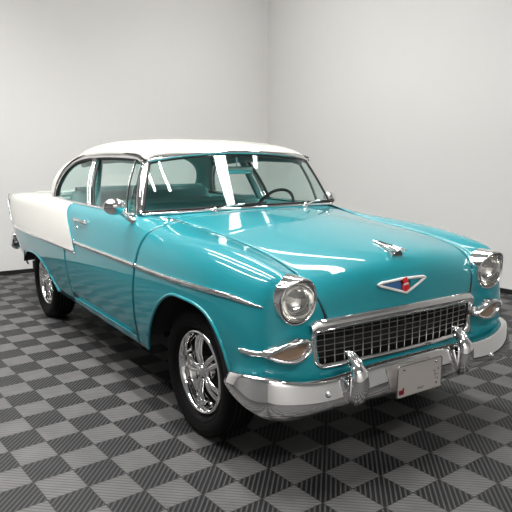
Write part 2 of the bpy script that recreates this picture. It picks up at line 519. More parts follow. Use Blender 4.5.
def side_patch(s, xlo, xhi, n, lowf, topf, nv=26):
    """patch over [xlo(v), xhi(v)] ; s = +-1 side ; lowf/topf z or None"""
    g = xgrid(0, 1, n)
    base = xgrid(xlo(.8), xhi(.8), n)
    tt = (base - base[0]) / (base[-1] - base[0])
    P = []
    for t in tt:
        col = []
        x = base[0] + t * (base[-1] - base[0])
        u = u_of_x(x)
        z0 = lowf(x); v0 = v_of_z(u, z0)
        v1 = v_of_z(u, topf(x)) if topf else 1.0
        for q in range(nv + 1):
            v = v0 + (v1 - v0) * q / nv
            z = z_of_v(u, v)
            xx = xlo(z) + t * (xhi(z) - xlo(z))
            # keep the low edge on the arch by blending
            uu = u_of_x(xx)
            if q == 0: vv = v_of_z(uu, lowf(xx))
            elif topf and q == nv: vv = v_of_z(uu, topf(xx))
            elif topf is None and q == nv: vv = 1.0
            else:
                va = v_of_z(uu, lowf(xx)); vb = v_of_z(uu, topf(xx)) if topf else 1.0
                vv = va + (vb - va) * q / nv
            col.append((uu, vv))
        P.append(col)
    P = np.array(P); sh = P.shape[:2]
    P = ev(SIDE, P[:, :, 0].ravel(), P[:, :, 1].ravel()).reshape(*sh, 3); P[:, :, 1] *= s
    return P

G = 0.0022
SPEAR_Z = lambda x: .846
QTRIM_Z = lambda x: .782 - .006 * np.clip((-1.84 - x) / 2.0, 0, 1)
for s in (-1, 1):
    hint = (0, s, 0)
    # front fender : from the door seam to the grille side
    P = side_patch(s, lambda z: DOOR_F(z) + G, lambda z: .40, 46, z_low, None, 60)
    base_x = .40
    u0 = u_of_x(.40)
    us = np.linspace(u0, 1, 90)
    Q = []
    for u in us:
        x = ev(SIDE, [u], [.1])[0][0] if u < .93 else .7
        xlow = min(.40 + (u - u0) / (1 - u0) * .9, .75) if u > u0 + .02 else .40 + (u - u0) * 6
        xa = float(ev(SIDE, [u], [.25])[0][0])
        zz = z_low(xa) if u < .90 else .43
        v0 = v_of_z(u, zz) if u < .93 else v_of_z(u, .425)
        Q.append(ev(SIDE, np.full(61, u), v0 + (1 - v0) * np.linspace(0, 1, 61)))
    Q = np.array(Q); Q[:, :, 1] *= s
    Q[0] = P[-1]
    FP = np.concatenate([P, Q[1:]])
    # recessed bucket that holds the headlight
    rr_ = np.hypot(FP[:, :, 1] - (-.677 if s < 0 else .680), FP[:, :, 2] - .850)
    pit = (rr_ < .100) & (FP[:, :, 0] > .50)
    FP[:, :, 0] = np.where(pit, .50, FP[:, :, 0])
    mb = MB().grid(FP)
    o = mb.build('front_fender', 'teal', car, solid=0.004, hint=hint)
    # door
    P = side_patch(s, lambda z: DOOR_R(z) + .0008, lambda z: DOOR_F(z) - G, 60, lambda x: z_low(x) + .055, None, 26)
    mb = MB().grid(P); mb.build('door', 'teal', car, solid=0.004, hint=hint)
    # rocker below the door
    P = side_patch(s, lambda z: -1.93, lambda z: -.672, 40, z_low, lambda x: z_low(x) + .051, 4)
    MB().grid(P).build('rocker_panel', 'teal', car, solid=0.004, hint=hint)
    # quarter panel, turquoise below the trim
    XE = -3.80
    Pq = side_patch(s, lambda z: -3.72, lambda z: DOOR_R(min(z, .78)) - .0008, 62, z_low, QTRIM_Z, 14)
    ua, ub = 0.0, u_of_x(-3.72)
    T = []
    for u in np.linspace(ua, ub, 10)[:-1]:
        v0 = v_of_z(u, float(np.interp(u, [ua, ub], [.47, .445]))); v1 = v_of_z(u, .776)
        T.append(ev(SIDE, np.full(15, u), v0 + (v1 - v0) * np.linspace(0, 1, 15)))
    T = np.array(T); T[:, :, 1] *= s
    MB().grid(np.concatenate([T, Pq])).build('quarter_panel', 'teal', car, solid=0.004, hint=hint)
    # white flash above the trim
    Pw = side_patch(s, lambda z: -3.72, slash_x, 54, lambda x: QTRIM_Z(x), None, 20)
    T = []
    for u in np.linspace(ua, ub, 10)[:-1]:
        v0 = v_of_z(u, .776)
        T.append(ev(SIDE, np.full(21, u), v0 + (1 - v0) * np.linspace(0, 1, 21)))
    T = np.array(T); T[:, :, 1] *= s
    Pall = np.concatenate([T, Pw]); Pall[:, :, 1] += s * .0025
    o = MB().grid(Pall).build('upper_quarter_panel', 'white', car, solid=0.004, hint=hint)
    o['label'] = 'ivory white flash panel'
    # black tubes standing in for the shade inside the door gaps
    for fn in (DOOR_F, DOOR_R):
        pts = []
        for z in np.linspace(.36, 1.085, 40):
            x = float(fn(z)); p = side_at(x, z, -.0015); pts.append((p[0], p[1] * s, p[2]))
        MB().tube(pts, .0036 if fn is DOOR_F else .0018, 6).build('door_gap_shade', 'seal', car)
    # wheel-arch lips
    for nm, xa, xb in (('wheel_arch_lip', -.53, .478), ('wheel_arch_lip', -3.49, -2.34)):
        pts = []
        for x in xgrid(xa, xb, 46):
            p = side_at(x, z_low(x), 0.001); pts.append((p[0], p[1] * s, p[2]))
        MB().tube(pts, .009, 8).build(nm, 'teal', car)

# ---- hood
SEAM_I = [14, 15, 16, 17, 18, 19, 20, 21]
seam = [SIDE[13][7]] + [SIDE[i][7] for i in SEAM_I]
seam = np.array([(-.62, .655, 1.108), (-.35, .61, 1.08)] + [tuple(SIDE[i][7]) for i in range(14, 22)])
cen = np.array([(-.50, 0, 1.137), (-.30, 0, 1.130), (-.05, 0, 1.115), (.18, 0, 1.080), (.38, 0, 1.048), (.52, 0, 1.022), (.625, 0, .990), (.685, 0, .93), (.705, 0, .83), (.712, 0, .745)])
HC = []
for sm, c in zip(seam, cen):
    row = []
    for t in (-1, -.93, -.72, -.45, -.2, 0, .2, .45, .72, .93, 1):
        a = abs(t); w = a ** 1.6
        p = c * (1 - w) + sm * w
        y = a * sm[1]
        bulge = .012 * math.sin(PI * min(a, 1)) 
        row.append((p[0], math.copysign(y, t) if t else 0, p[2] + bulge * .5))
    HC.append(row)
HC = np.array(HC)
us = np.linspace(0, 1, 70); vs = np.linspace(0, 1, 60)
H = evgrid(HC, us, vs)
H[:, 0, 1] += .005; H[:, -1, 1] -= .005
MB().grid(H).build('hood', 'teal', car, solid=0.004, hint=(0, 0, 1))
def hood_z(x, y):
    d = (H[:, :, 0] - x) ** 2 + (H[:, :, 1] - y) ** 2
    i = np.unravel_index(np.argmin(np.where(H[:, :, 2] > .6, d, 9)), d.shape)
    return H[i][2]

# ---- cowl between hood and windshield
WB = [(-.80, .765), (-.70, .62), (-.625, .36), (-.60, 0), (-.625, -.36), (-.70, -.62), (-.80, -.765)]
WBz = [1.112, 1.125, 1.135, 1.138, 1.135, 1.125, 1.112]
ws_base = np.array([(x, y, z) for (x, y), z in zip(WB, WBz)])
hood_back = evgrid(HC, [0], np.linspace(1, 0, 41))[0]
wsb = curve(ws_base, 41)
cow = []
for t in np.linspace(-.004, 1, 8):
    pass
A_ = hood_back.copy(); A_[:, 0] -= .004
B_ = wsb.copy(); B_[:, 0] -= .05; B_[:, 2] -= .002
# outer corners follow the fender top
cow = []
for t in np.linspace(0, 1, 8):
    cow.append(A_ * (1 - t) + B_ * t)
MB().grid(np.array(cow)).build('cowl', 'teal', car, solid=0.004, hint=(0, 0, 1))
# black tube under the hood edge, standing in for shade in the gap
for s in (-1, 1):
    pts = evgrid(HC, np.linspace(0, 1, 60), [0 if s < 0 else 1])[:, 0]
    pts = pts.copy(); pts[:, 2] -= .007; pts[:, 0] -= .003
    MB().tube(pts, .007, 6).build('hood_gap_shade', 'seal', car)

# ---- greenhouse
def gy(z): return .785 - .125 * (z - 1.10) / .35 - .02 * math.sin(PI * min(max((z - 1.1) / .35, 0), 1)) * -1
HEADER = [(-.955, .642, 1.445), (-.905, .56, 1.468), (-.885, .30, 1.495), (-.878, 0, 1.503)]
hdr = HEADER + [(x, -y, z) for x, y, z in HEADER[-2::-1]]
PROF = [(1, 0), (1.0, .36), (.93, .70), (.70, .90), (.35, .98), (0, 1.0)]
def roof_row(e, c):
    r = []
    for a, h in PROF:
        w = a ** 2
        r.append((c[0] * (1 - w) + e[0] * w, a * e[1], e[2] + (c[2] - e[2]) * h))
    return r + [(x, -y, z) for x, y, z in r[-2::-1]]
ROOF = [roof_row((-.955, .645, 1.448), (-.878, 0, 1.508)),
        roof_row((-1.03, .66, 1.468), (-.95, 0, 1.548)),
        roof_row((-1.25, .672, 1.485), (-1.2, 0, 1.590)),
        roof_row((-1.55, .675, 1.487), (-1.55, 0, 1.612)),
        roof_row((-1.88, .675, 1.475), (-1.95, 0, 1.612)),
        roof_row((-2.08, .675, 1.470), (-2.28, 0, 1.580)),
        roof_row((-2.22, .678, 1.455), (-2.48, 0, 1.555)),
        roof_row((-2.36, .683, 1.430), (-2.68, 0, 1.480))]
R = evgrid(ROOF, np.linspace(0, 1, 50), np.linspace(0, 1, 61))
MB().grid(R).build('roof', 'white', car, solid=0.012, hint=(0, 0, 1))
Rl = R.copy(); Rl[:, :, 2] -= .035; Rl[:, :, 1] *= .97
MB().grid(Rl[1:-1]).build('headliner', 'headliner', car, solid=0.004, hint=(0, 0, 1))
# C pillars
arc = interp_curve([(-2.35, gy(1.43) + .006, 1.435), (-2.50, gy(1.345) + .006, 1.345), (-2.585, gy(1.23) + .006, 1.23), (-2.60, gy(1.12) + .006, 1.12)], 14)
bl_side = curve([(-2.60, .47, 1.460), (-2.70, .76, 1.38), (-2.89, .71, 1.12)], 14, 2)
for s in (-1, 1):
    P = []
    for i in range(14):
        a, b_ = arc[i], bl_side[i]
        row = []
        for t in np.linspace(0, 1, 8):
            p = a * (1 - t) + b_ * t
            p = p + np.array([0, .035, .02]) * math.sin(PI * t)
            row.append((p[0], p[1] * s, p[2]))
        P.append(row)
    P = np.array(P)
    MB().grid(P).build('rear_roof_pillar', 'white', car, solid=0.012, hint=(-.5, s, .5))
    P2 = P.copy(); P2[:, :, 1] -= s * .03; P2[:, 1:, 0] += .012; P2[:, :, 2] -= .012
    MB().grid(P2[:, :]).build('pillar_lining', 'headliner', car, solid=0.006, hint=(-.5, s, .5))
# backlight
BL_T = [(-2.60, .47, 1.455), (-2.68, .25, 1.475), (-2.69, 0, 1.475), (-2.68, -.25, 1.475), (-2.60, -.47, 1.455)]
BL_M = [(-2.70, .76, 1.38), (-2.93, .36, 1.34), (-2.94, 0, 1.34), (-2.93, -.36, 1.34), (-2.70, -.76, 1.38)]
BL_B = [(-2.89, .71, 1.12), (-3.07, .36, 1.13), (-3.09, 0, 1.13), (-3.07, -.36, 1.13), (-2.89, -.71, 1.12)]
BLC = np.array([BL_T, BL_M, BL_B])
BL = evgrid(BLC, np.linspace(0, 1, 14), np.linspace(0, 1, 30))
MB().grid(BL).build('rear_window', 'glass', car, hint=(-1, 0, 1))
edge = list(BL[0]) + list(BL[1:, -1]) + list(BL[-1][::-1][1:]) + list(BL[1:-1, 0][::-1])
MB().tube(edge, .011, 8, closed=True).build('rear_window_trim', 'chrome', car)

# windshield
WM = [(-.865, .71, 1.29), (-.775, .585, 1.30), (-.735, .33, 1.315), (-.722, 0, 1.32)]
WM = WM + [(x, -y, z) for x, y, z in WM[-2::-1]]
WSC = np.array([[(x, y, z + .01) for x, y, z in ws_base], WM, hdr])
W = evgrid(WSC, np.linspace(0, 1, 18), np.linspace(0, 1, 50))
MB().grid(W).build('windshield', 'glass', car, hint=(1, 0, .5))
top = [p + np.array([.006, 0, .002]) for p in W[-1]]
bot = [p + np.array([.010, 0, -.004]) for p in W[0]]
MB().tube(top, .013, 8, up=(0, 0, 1)).build('windshield_header_trim', 'chrome', car)
MB().tube([p + np.array([-.004, 0, -.016]) for p in W[-1]], .008, 6).build('windshield_seal', 'seal', car)
MB().tube(bot, .015, 8, up=(0, 0, 1), flat=(1, .75)).build('windshield_base_trim', 'chrome', car)
MB().tube([p + np.array([0, 0, .012]) for p in W[0]], .007, 6).build('windshield_seal', 'seal', car)
for s in (-1, 1):
    ed = W[:, 0] if s > 0 else W[:, -1]
    MB().tube([p + np.array([-.006, s * .003, 0]) for p in ed], .010, 8).build('windshield_pillar', 'chrome', car)
    MB().tube([p + np.array([.004, -s * .008, 0]) for p in ed], .008, 6).build('windshield_seal', 'seal', car)

# ---- side windows
def gp(x, z, s, off=0.0): return (x, s * (gy(z) + off), z)
def on_top(x):   # roof side edge height along the side
    e = evgrid(ROOF, np.linspace(0, 1, 60), [0])[:, 0]
    return float(np.interp(-x, -e[:, 0], e[:, 2]))
BELT = 1.118
for s in (-1, 1):
    # outer chrome rail round the whole window group
    rail = [gp(x, z, s, .012) for x, z in ((-.965, 1.440), (-1.06, 1.462), (-1.206, 1.470), (-1.55, 1.474), (-1.92, 1.469), (-2.142, 1.454), (-2.352, 1.412), (-2.50, 1.33), (-2.58, 1.21), (-2.592, BELT))]
    rc = interp_curve(rail, 80)
    MB().tube(rc, .012, 8, flat=(1.0, 1.0)).build('window_frame', 'chrome', car)
    rc2 = rc.copy(); rc2[:, 2] += .022; rc2[:, 1] += s * .0
    dr = [p for p in rc2 if p[2] > BELT + .1]
    MB().tube(dr, .007, 6).build('drip_rail', 'seal', car)
    inner = rc.copy(); cx, cz = -1.8, 1.28
    inn = []
    for p in rc:
        d = np.array([cx - p[0], 0, cz - p[2]]); d[0] *= .25; d /= np.linalg.norm(d)
        q = p + d * .020; inn.append((q[0], s * (gy(q[2]) + .002), q[2]))
    MB().tube(inn, .007, 6).build('window_seal', 'seal', car)
    # belt moulding
    bp = [(x, s * (gy(BELT) + .008), BELT - .004 + (.0 if x > -2.3 else .0)) for x in np.linspace(-2.62, -.84, 30)]
    MB().tube(bp, .013, 8, flat=(1, .8)).build('belt_moulding', 'chrome', car)
    # pillars : vent bar, B pillar
    def bar(x0, z0, x1, z1, r, m, nm, off=.012, fl=(1, 1)):
        pts = [gp(x0 + (x1 - x0) * t, z0 + (z1 - z0) * t, s, off) for t in np.linspace(0, 1, 8)]
        return MB().tube(pts, r, 8, flat=fl, up=(0, 1, 0)).build(nm, m, car)
    bar(-.990, BELT, -1.100, 1.462, .007, 'seal', 'vent_window_divider', .006)
    bar(-.980, BELT, -1.090, 1.462, .004, 'chrome', 'vent_window_trim', .014)
    bar(-1.700, BELT, -1.885, 1.465, .015, 'chrome', 'door_window_frame', .006, (1, .5))
    bar(-1.750, BELT, -1.935, 1.462, .010, 'chrome', 'quarter_window_frame', .006, (1, .5))
    bar(-1.640, BELT, -1.825, 1.462, .018, 'seal', 'window_channel', .0, (1, .5))
    bar(-.845, BELT, -.985, 1.440, .005, 'seal', 'window_seal', .006, (1, .6))
    # front pillar filler between windshield and vent window
    P = []
    for t in np.linspace(0, 1, 8):
        z = 1.12 + .325 * t
        w = ev(WSC, [t], [0.0])[0]
        P.append([(w[0] - .005, s * w[1], w[2]), (-.838 - .135 * t, s * (gy(z) + .006), min(z, 1.44))])
    MB().grid(np.array(P)).build('front_roof_pillar', 'chrome', car, solid=.012, hint=(0, s, 0))
    # panes
    def pane(poly, nm):
        # triangulated fan over grid of the poly in (x, z)
        n = len(poly); c = np.mean(poly, axis=0)
        vs_, fs_ = [gp(c[0], c[1], s, -.004)], []
        for (x, z) in poly: vs_.append(gp(x, z, s, -.004))
        for i in range(n): fs_.append((0, 1 + i, 1 + (i + 1) % n))
        MB().add(vs_, fs_).build(nm, 'glass', car, smooth=False, hint=(0, s, 0))
    topz = lambda x: float(np.interp(-x, -rc[::-1][:, 0][::-1], rc[:, 2])) if False else 1.46
    rt = sorted([(p[0], p[2]) for p in rc], key=lambda q: q[0])
    up = [q for q in rt if q[1] > 1.2]
    vent = [(-.845, BELT), (-.99, BELT), (-1.10, 1.462), (-.985, 1.44)]
    pane(vent, 'vent_window')
    doorg = [(-.99, BELT), (-1.66, BELT), (-1.845, 1.466), (-1.5, 1.472), (-1.2, 1.468), (-1.10, 1.462)]
    pane(doorg, 'door_window')
    q = [(-1.75, BELT), (-2.585, BELT), (-2.575, 1.21), (-2.50, 1.325), (-2.35, 1.408), (-2.14, 1.45), (-1.935, 1.466)]
    pane(q, 'quarter_window')
    # inside trim above doors
# ---- rear deck, trunk, rear panel
deck = []
for t, xx in enumerate(np.linspace(-2.95, -4.10, 14)):
    u = u_of_x(xx) if xx > -4.0 else float(np.interp(xx, [-4.10, -4.0], [0, .03]))
    e = ev(SIDE, [u], [1.0])[0]
    row = []
    for a in np.linspace(-1, 1, 21):
        row.append((e[0] - .02 * (1 - a * a) * (t / 13), e[1] * a, e[2] + .035 * (1 - a * a) * math.cos(PI / 2 * (t / 13)) ** .5 if t < 13 else e[2]))
    deck.append(row)
MB().grid(np.array(deck)).build('trunk_lid', 'white', car, solid=.004, hint=(0, 0, 1))
rp = []
ends = ev(SIDE, np.zeros(16), np.linspace(0, 1, 16))
for e in ends:
    rp.append([(e[0] - .05 * (1 - a * a), e[1] * a, e[2]) for a in np.linspace(-1, 1, 21)])
MB().grid(np.array(rp)).build('rear_panel', 'teal', car, solid=.004, hint=(-1, 0, 0))
# deck package area behind the roof
for s in (-1, 1):
    # tail lamp at the end of the rear fender
    tl = MB()
    tl.lathe([(0, .05), (.03, .045), (.052, .02), (.055, 0), (.062, -.01), (.062, -.06)], (-4.085, s * .80, .98), 'x', 20, -1)
    tl.xform(lambda v, s=s: Vector((v.x, s * .80 + (v.y - s * .80) * .8, .98 + (v.z - .98) * 1.5)))
    t_ = tl.build('tail_lamp', 'chrome', car)
    MB().lathe([(0, .025), (.03, .02), (.046, .0)], (-4.125, s * .80, .99), 'x', 18, -1).build('tail_lamp_lens', 'redlens', t_)
    pts = [(-4.12, s * .835, .70), (-4.115, s * .842, .85), (-4.108, s * .842, 1.0)]
    MB().tube([(-3.995, s * .856, .78), (-4.03, s * .864, .88), (-4.08, s * .862, 1.0), (-4.11, s * .84, 1.075)], .006, 6).build('tail_edge_trim', 'chrome', car)

# ---- interior
MB().box((-1.75, 0, .42), (2.3, 1.60, .04)).build('cabin_floor', 'carpet', car, smooth=False)
MB().box((-.56, 0, .72), (.03, 1.50, .66)).build('firewall', 'under', car, smooth=False)
def seat(nm, x, z, w, back_h, m):
    q = MB().box((x + .24, 0, z), (.52, w, .22), bev=.07)
    o = q.build(nm, m, car)
    rb = Matrix.Rotation(math.radians(-14), 3, 'Y')
    b = MB().box((x - .08, 0, z + back_h / 2), (.16, w, back_h), rb, bev=.06)
    b.build('seat_back', m, o)
    # pleat roll along the top of the back rest
    top_z = z + back_h - .03
    MB().tube([(x - .16 * .9, y, top_z + .0) for y in np.linspace(-w / 2 + .06, w / 2 - .06, 16)], .06, 10).build('seat_top_roll', 'vinyl_light', o)
    return o
seat('front_seat', -1.50, .66, 1.36, .46, 'vinyl')
seat('rear_seat', -2.42, .68, 1.34, .50, 'vinyl')
MB().box((-2.78, 0, 1.085), (.42, 1.26, .03), bev=.008).build('parcel_shelf', 'vinyl', car)
dash = []
for a in np.linspace(-1, 1, 25):
    y = .72 * a; sh = -.10 * a * a
    dash.append([(-.68 + sh, y, 1.115), (-.78 + sh, y, 1.128), (-.86 + sh, y, 1.105), (-.885 + sh, y, 1.05), (-.87 + sh, y, .95), (-.80 + sh, y, .82)])
MB().grid(np.array(dash)).build('dashboard', 'vinyl', car, solid=.01, hint=(-1, 0, .5))
for s in (-1, 1):
    P = [[(x, s * (.755 - .0), z) for z in (.45, .7, .95, 1.10)] for x in np.linspace(-2.85, -.80, 20)]
    MB().grid(np.array(P)).build('door_card', 'vinyl_light', car, solid=.012, hint=(0, s, 0))
    # inner header rail above the windows
    MB().tube([(x, s * .625, float(np.interp(x, [-2.3, -1.9, -1.5, -1.1, -1.0], [1.40, 1.435, 1.45, 1.445, 1.425]))) for x in np.linspace(-2.3, -1.0, 14)], .022, 8).build('roof_rail', 'headliner', car)
    MB().tube([(-1.70, s * .735, 1.10), (-1.78, s * .70, 1.25), (-1.87, s * .64, 1.45)], .028, 8).build('center_pillar', 'headliner', car)
# steering wheel (left-hand drive, the far side of the photograph)
sw_c = Vector((-1.05, .425, 1.085)); ax = Vector((-.86, 0, .50)).normalized()
qrot = ax.to_track_quat('Z', 'Y').to_matrix()
ring = [sw_c + qrot @ Vector((.165 * math.cos(a), .165 * math.sin(a), 0)) for a in np.linspace(0, 2 * PI, 48, endpoint=False)]
sw = MB().tube(ring, .0115, 8, closed=True).build('steering_wheel', 'seal', car)
spk = MB()
for a in (0.2, PI - .2, -PI / 2):
    p = sw_c + qrot @ Vector((.16 * math.cos(a), .16 * math.sin(a), 0))
    spk.tube([sw_c - ax * .03, (sw_c + p) / 2 - ax * .01, p], .008, 6)
spk.build('steering_wheel_spoke', 'seal', sw)
MB().tube([sw_c, sw_c - ax * .32], .022, 10).build('steering_column', 'seal', sw)
hr = [sw_c - ax * .01 + qrot @ Vector((.10 * math.cos(a), .10 * math.sin(a), 0)) for a in np.linspace(PI * 1.0, 2 * PI, 24)]
MB().tube(hr, .005, 6).build('horn_ring', 'chrome', sw)
# interior rear-view mirror and the stalk
rm = MB().box((-.95, .03, 1.378), (.024, .25, .052), Matrix.Rotation(math.radians(8), 3, 'Y'), bev=.009).build('rear_view_mirror', 'mirror', car)
MB().tube([(-.955, .03, 1.39), (-.935, .015, 1.45), (-.92, 0, 1.495)], .006, 6).build('mirror_stalk', 'chrome', rm)

# ---- underbody, engine bay and wheel wells
MB().box((-1.75, 0, .36), (4.0, 1.46, .08)).build('floor_pan', 'under', car, smooth=False)
MB().box((.10, 0, .62), (.82, .90, .56), bev=.03).build('engine_block', 'under', car)
MB().box((.60, 0, .60), (.03, 1.06, .30)).build('radiator', 'under', car, smooth=False)
MB().box((-3.45, 0, .62), (.7, 1.0, .5), bev=.05).build('trunk_floor', 'under', car)
for s in (-1, 1):
    for (cx, cz) in ((-.04, .335), (-2.93, .335)):
        mb = MB()
        mb.lathe([(.46, .89 if cx > -1 else .90), (.49, .50), (.01, .50)], (cx, 0, cz), 'y', 28, s, .22, PI - (.22 if cx > -1 else .29))
        mb.build('wheel_well', 'under', car, solid=.004)
# chassis, axles and exhaust
MB().tube([(0, -.62, .33), (0, .62, .33)], .035, 10).build('front_axle', 'under', car)
MB().tube([(-2.93, -.62, .335), (-2.93, .62, .335)], .045, 10).build('rear_axle', 'under', car)

# ---- wheels
def wheel(cx, s, yc):
    TR = .348
    o = (cx, 0, TR - .002)
    tp = [(.232, .055), (.245, .074), (.275, .095), (.310, .100), (.332, .092), (.343, .080), (.3475, .06), (.3480, .02), (.3480, -.02), (.3475, -.06), (.343, -.082), (.332, -.098), (.310, -.108), (.275, -.102), (.245, -.078), (.232, -.055), (.232, .055)]
    tyre = MB()
    tyre.lathe([(r, h + yc) for r, h in tp], o, 'y', 64, s)
    # rings moulded on the side wall
    for rr in (.262, .300): tyre.lathe([(rr - .003, yc + .0850 + (rr - .262) * .34), (rr, yc + .0910 + (rr - .262) * .25), (rr + .003, yc + .0870 + (rr - .262) * .34)], o, 'y', 64, s)
    t = tyre.build('wheel', 'tyre', car)
    # tread grooves
    tg = MB()
    for h in (-.045, -.015, .015, .045): tg.lathe([(.3486, yc + h - .003), (.3492, yc + h), (.3486, yc + h + .003)], o, 'y', 64, s)
    tg.build('tread_groove', 'seal', t)
    rim = MB()
    rp_ = [(.236, .056), (.228, .070), (.220, .078), (.214, .076), (.209, .069), (.207, .060), (.203, .052), (.202, .040), (.200, .020), (.186, .006), (.180, -.02), (.176, -.06), (.19, -.07)]
    rim.lathe([(r, h + yc) for r, h in rp_], o, 'y', 72, s)
    rim.build('wheel_rim', 'chrome', t)
    # five forked spokes running from hub to barrel
    sp = MB()
    for k in range(5):
        a = PI / 2 + .32 + k * 2 * PI / 5
        for d in (-1, 1):
            r0, r1 = .040, .186
            pts = []
            rad = []
            for q in np.linspace(0, 1, 9):
                r = lerp(r0, r1, q); aa = a + d * (.26 * (1 - q) + .13 * q * q + .015)
                h = yc + lerp(.040, .022, q) + .016 * math.sin(PI * q)
                pts.append((o[0] + r * math.cos(aa), s * h, o[2] + r * math.sin(aa))); rad.append(lerp(.0135, .0165, q))
            sp.tube(pts, rad, 8)
        # web at the outer end
        pts = [(o[0] + .183 * math.cos(a + e), s * (yc + .020), o[2] + .183 * math.sin(a + e)) for e in np.linspace(-.21, .21, 7)]
        sp.tube(pts, .014, 8)
    sp.build('wheel_spoke', 'chrome', t)
    hub = MB()
    hub.lathe([(0, yc + .070), (.018, yc + .068), (.030, yc + .060), (.034, yc + .045), (.050, yc + .040), (.056, yc + .026), (.06, yc)], o, 'y', 28, s)
    for k in range(5):
        a = PI / 2 + .32 + (k + .5) * 2 * PI / 5
        c = (o[0] + .045 * math.cos(a), 0, o[2] + .045 * math.sin(a))
        hub.lathe([(0, yc + .058), (.007, yc + .057), (.009, yc + .05), (.009, yc + .03)], c, 'y', 8, s)
    hub.build('hub_cap', 'chrome', t)
    bd = MB(); bd.lathe([(0.01, yc - .045), (.172, yc - .045), (.176, yc - .060)], o, 'y', 40, s)
    bd.build('brake_drum', 'black', t)
    return t
for s in (-1, 1):
    wheel(-.005, s, .736)
    wheel(-2.94, s, .738)

# ---- chrome side trim
def trim_line(pts, r, nm, s, flat=(.55, 1.0), m='chrome'):
    P = []
    for (x, z) in pts:
        p = side_at(x, z, .004); P.append((p[0], p[1] * s, p[2]))
    return MB().tube(P, r, 8, flat=flat, up=(0, 0, 1)).build(nm, m, car)
for s in (-1, 1):
    xs = np.linspace(-1.75, -.59, 30)
    trim_line([(x, .846) for x in xs], .013, 'side_spear', s)
    xs = np.linspace(-.575, .47, 30)
    trim_line([(x, .846 + .008 * max(0, min(1, (x + .2) / .5))) for x in xs], .013, 'side_spear', s)
    # front tip wrapping the fender
    pts = []
    for u in np.linspace(u_of_x(.46), u_of_x(.46) + .07, 10):
        v = v_of_z(u, .853 - .018 * ((u - u_of_x(.46)) / .07) ** 1.3); p = ev(SIDE, [u], [v])[0] + np.array([0, .004, 0]); pts.append((p[0], p[1] * s, p[2]))
    MB().tube(pts, list(np.linspace(.013, .004, 10)), 8, flat=(.55, 1), up=(0, 0, 1)).build('side_spear_tip', 'chrome', car)
    xs = np.linspace(-3.95, -1.71, 50)
    trim_line([(x, float(QTRIM_Z(x))) for x in xs], .013, 'quarter_trim', s)
    zs = np.linspace(.786, 1.10, 24)
    trim_line([(float(slash_x(z)) + .002, z) for z in zs], .0040, 'flash_trim', s, (1, .6), 'teal')
    # lower stub trim leading to the parking lamp
    pts = []
    ua = u_of_x(.53)
    for k, u in enumerate(np.linspace(ua, ua + .070, 12)):
        v = v_of_z(u, .632); p = ev(SIDE, [u], [v])[0] + np.array([.002, .004, 0]); pts.append((p[0], p[1] * s, p[2]))
    MB().tube(pts, [.006, .012, .013, .013] + [.013] * 8, 8, flat=(.6, 1), up=(0, 0, 1)).build('lower_spear', 'chrome', car)
    # moulded crease along the foot of the door
    pts = []
    for x in np.linspace(-1.83, -.75, 20):
        p = side_at(x, z_low(x) + .052, .0015); pts.append((p[0], p[1] * s, p[2]))
    MB().tube(pts, .0045, 6).build('door_foot_bead', 'teal', car)
    # door handle
    hp = side_at(-1.80, 1.012, 0); yb = hp[1]
    h = MB().tube([(-1.80, s * (yb + .018), 1.012), (-1.72, s * (yb + .03), 1.016), (-1.62, s * (yb + .032), 1.016), (-1.54, s * (yb + .026), 1.010), (-1.50, s * (yb + .012), 1.004)], [.007, .010, .012, .012, .006], 10, flat=(.8, 1), up=(0, 0, 1))
    h.box((-1.77, s * (yb + .004), 1.010), (.05, .03, .03), bev=.008); h.box((-1.56, s * (yb + .004), 1.008), (.06, .03, .03), bev=.008)
    h.build('door_handle', 'chrome', car)
    kp = side_at(-1.71, .955, 0)
    MB().lathe([(0, .010), (.010, .009), (.012, .004), (.013, -.004)], (-1.71, s * kp[1], .955), 'y', 16, s).build('door_lock', 'chrome', car)

# ---- door mirrors
for s, bx_, hx_, hy_, hz_ in ((-1, -.80, -.765, .955, 1.180), (1, -.93, -.96, .885, 1.150)):
    fp = side_at(bx_, 1.083, 0)
    base = (fp[0], s * fp[1], fp[2])
    head = Vector((hx_, s * hy_, hz_))
    arm = MB().tube([base, (lerp(base[0], head.x, .4), s * lerp(fp[1], hy_, .45), lerp(1.083, hz_, .35)), (lerp(base[0], head.x, .8), s * lerp(fp[1], hy_, .8), lerp(1.083, hz_, .75)), head], [.022, .013, .011, .014], 10)
    arm.lathe([(0, .018), (.018, .014), (.026, 0)], base, 'y', 14, s)
    a_ = arm.build('door_mirror', 'chrome', car)
    hd = MB().lathe([(0, .050), (.025, .046), (.045, .032), (.056, .012), (.058, .0), (.056, -.008), (.050, -.010)], (0, 0, 0), 'x', 28, 1)
    hd.xform(lambda v, s=s, head=head: head + Matrix.Rotation(s * math.radians(12), 3, 'Z') @ Vector((v.x * 1.0, v.y * 1.15, v.z * .88)))
    hd.build('mirror_shell', 'chrome', a_)
    gl = MB().lathe([(0, -.008), (.052, -.008)], (0, 0, 0), 'x', 28, 1)
    gl.xform(lambda v, s=s, head=head: head + Matrix.Rotation(s * math.radians(12), 3, 'Z') @ Vector((v.x * 1.0, v.y * 1.15, v.z * .88)))
    gl.build('mirror_glass', 'mirror', a_)

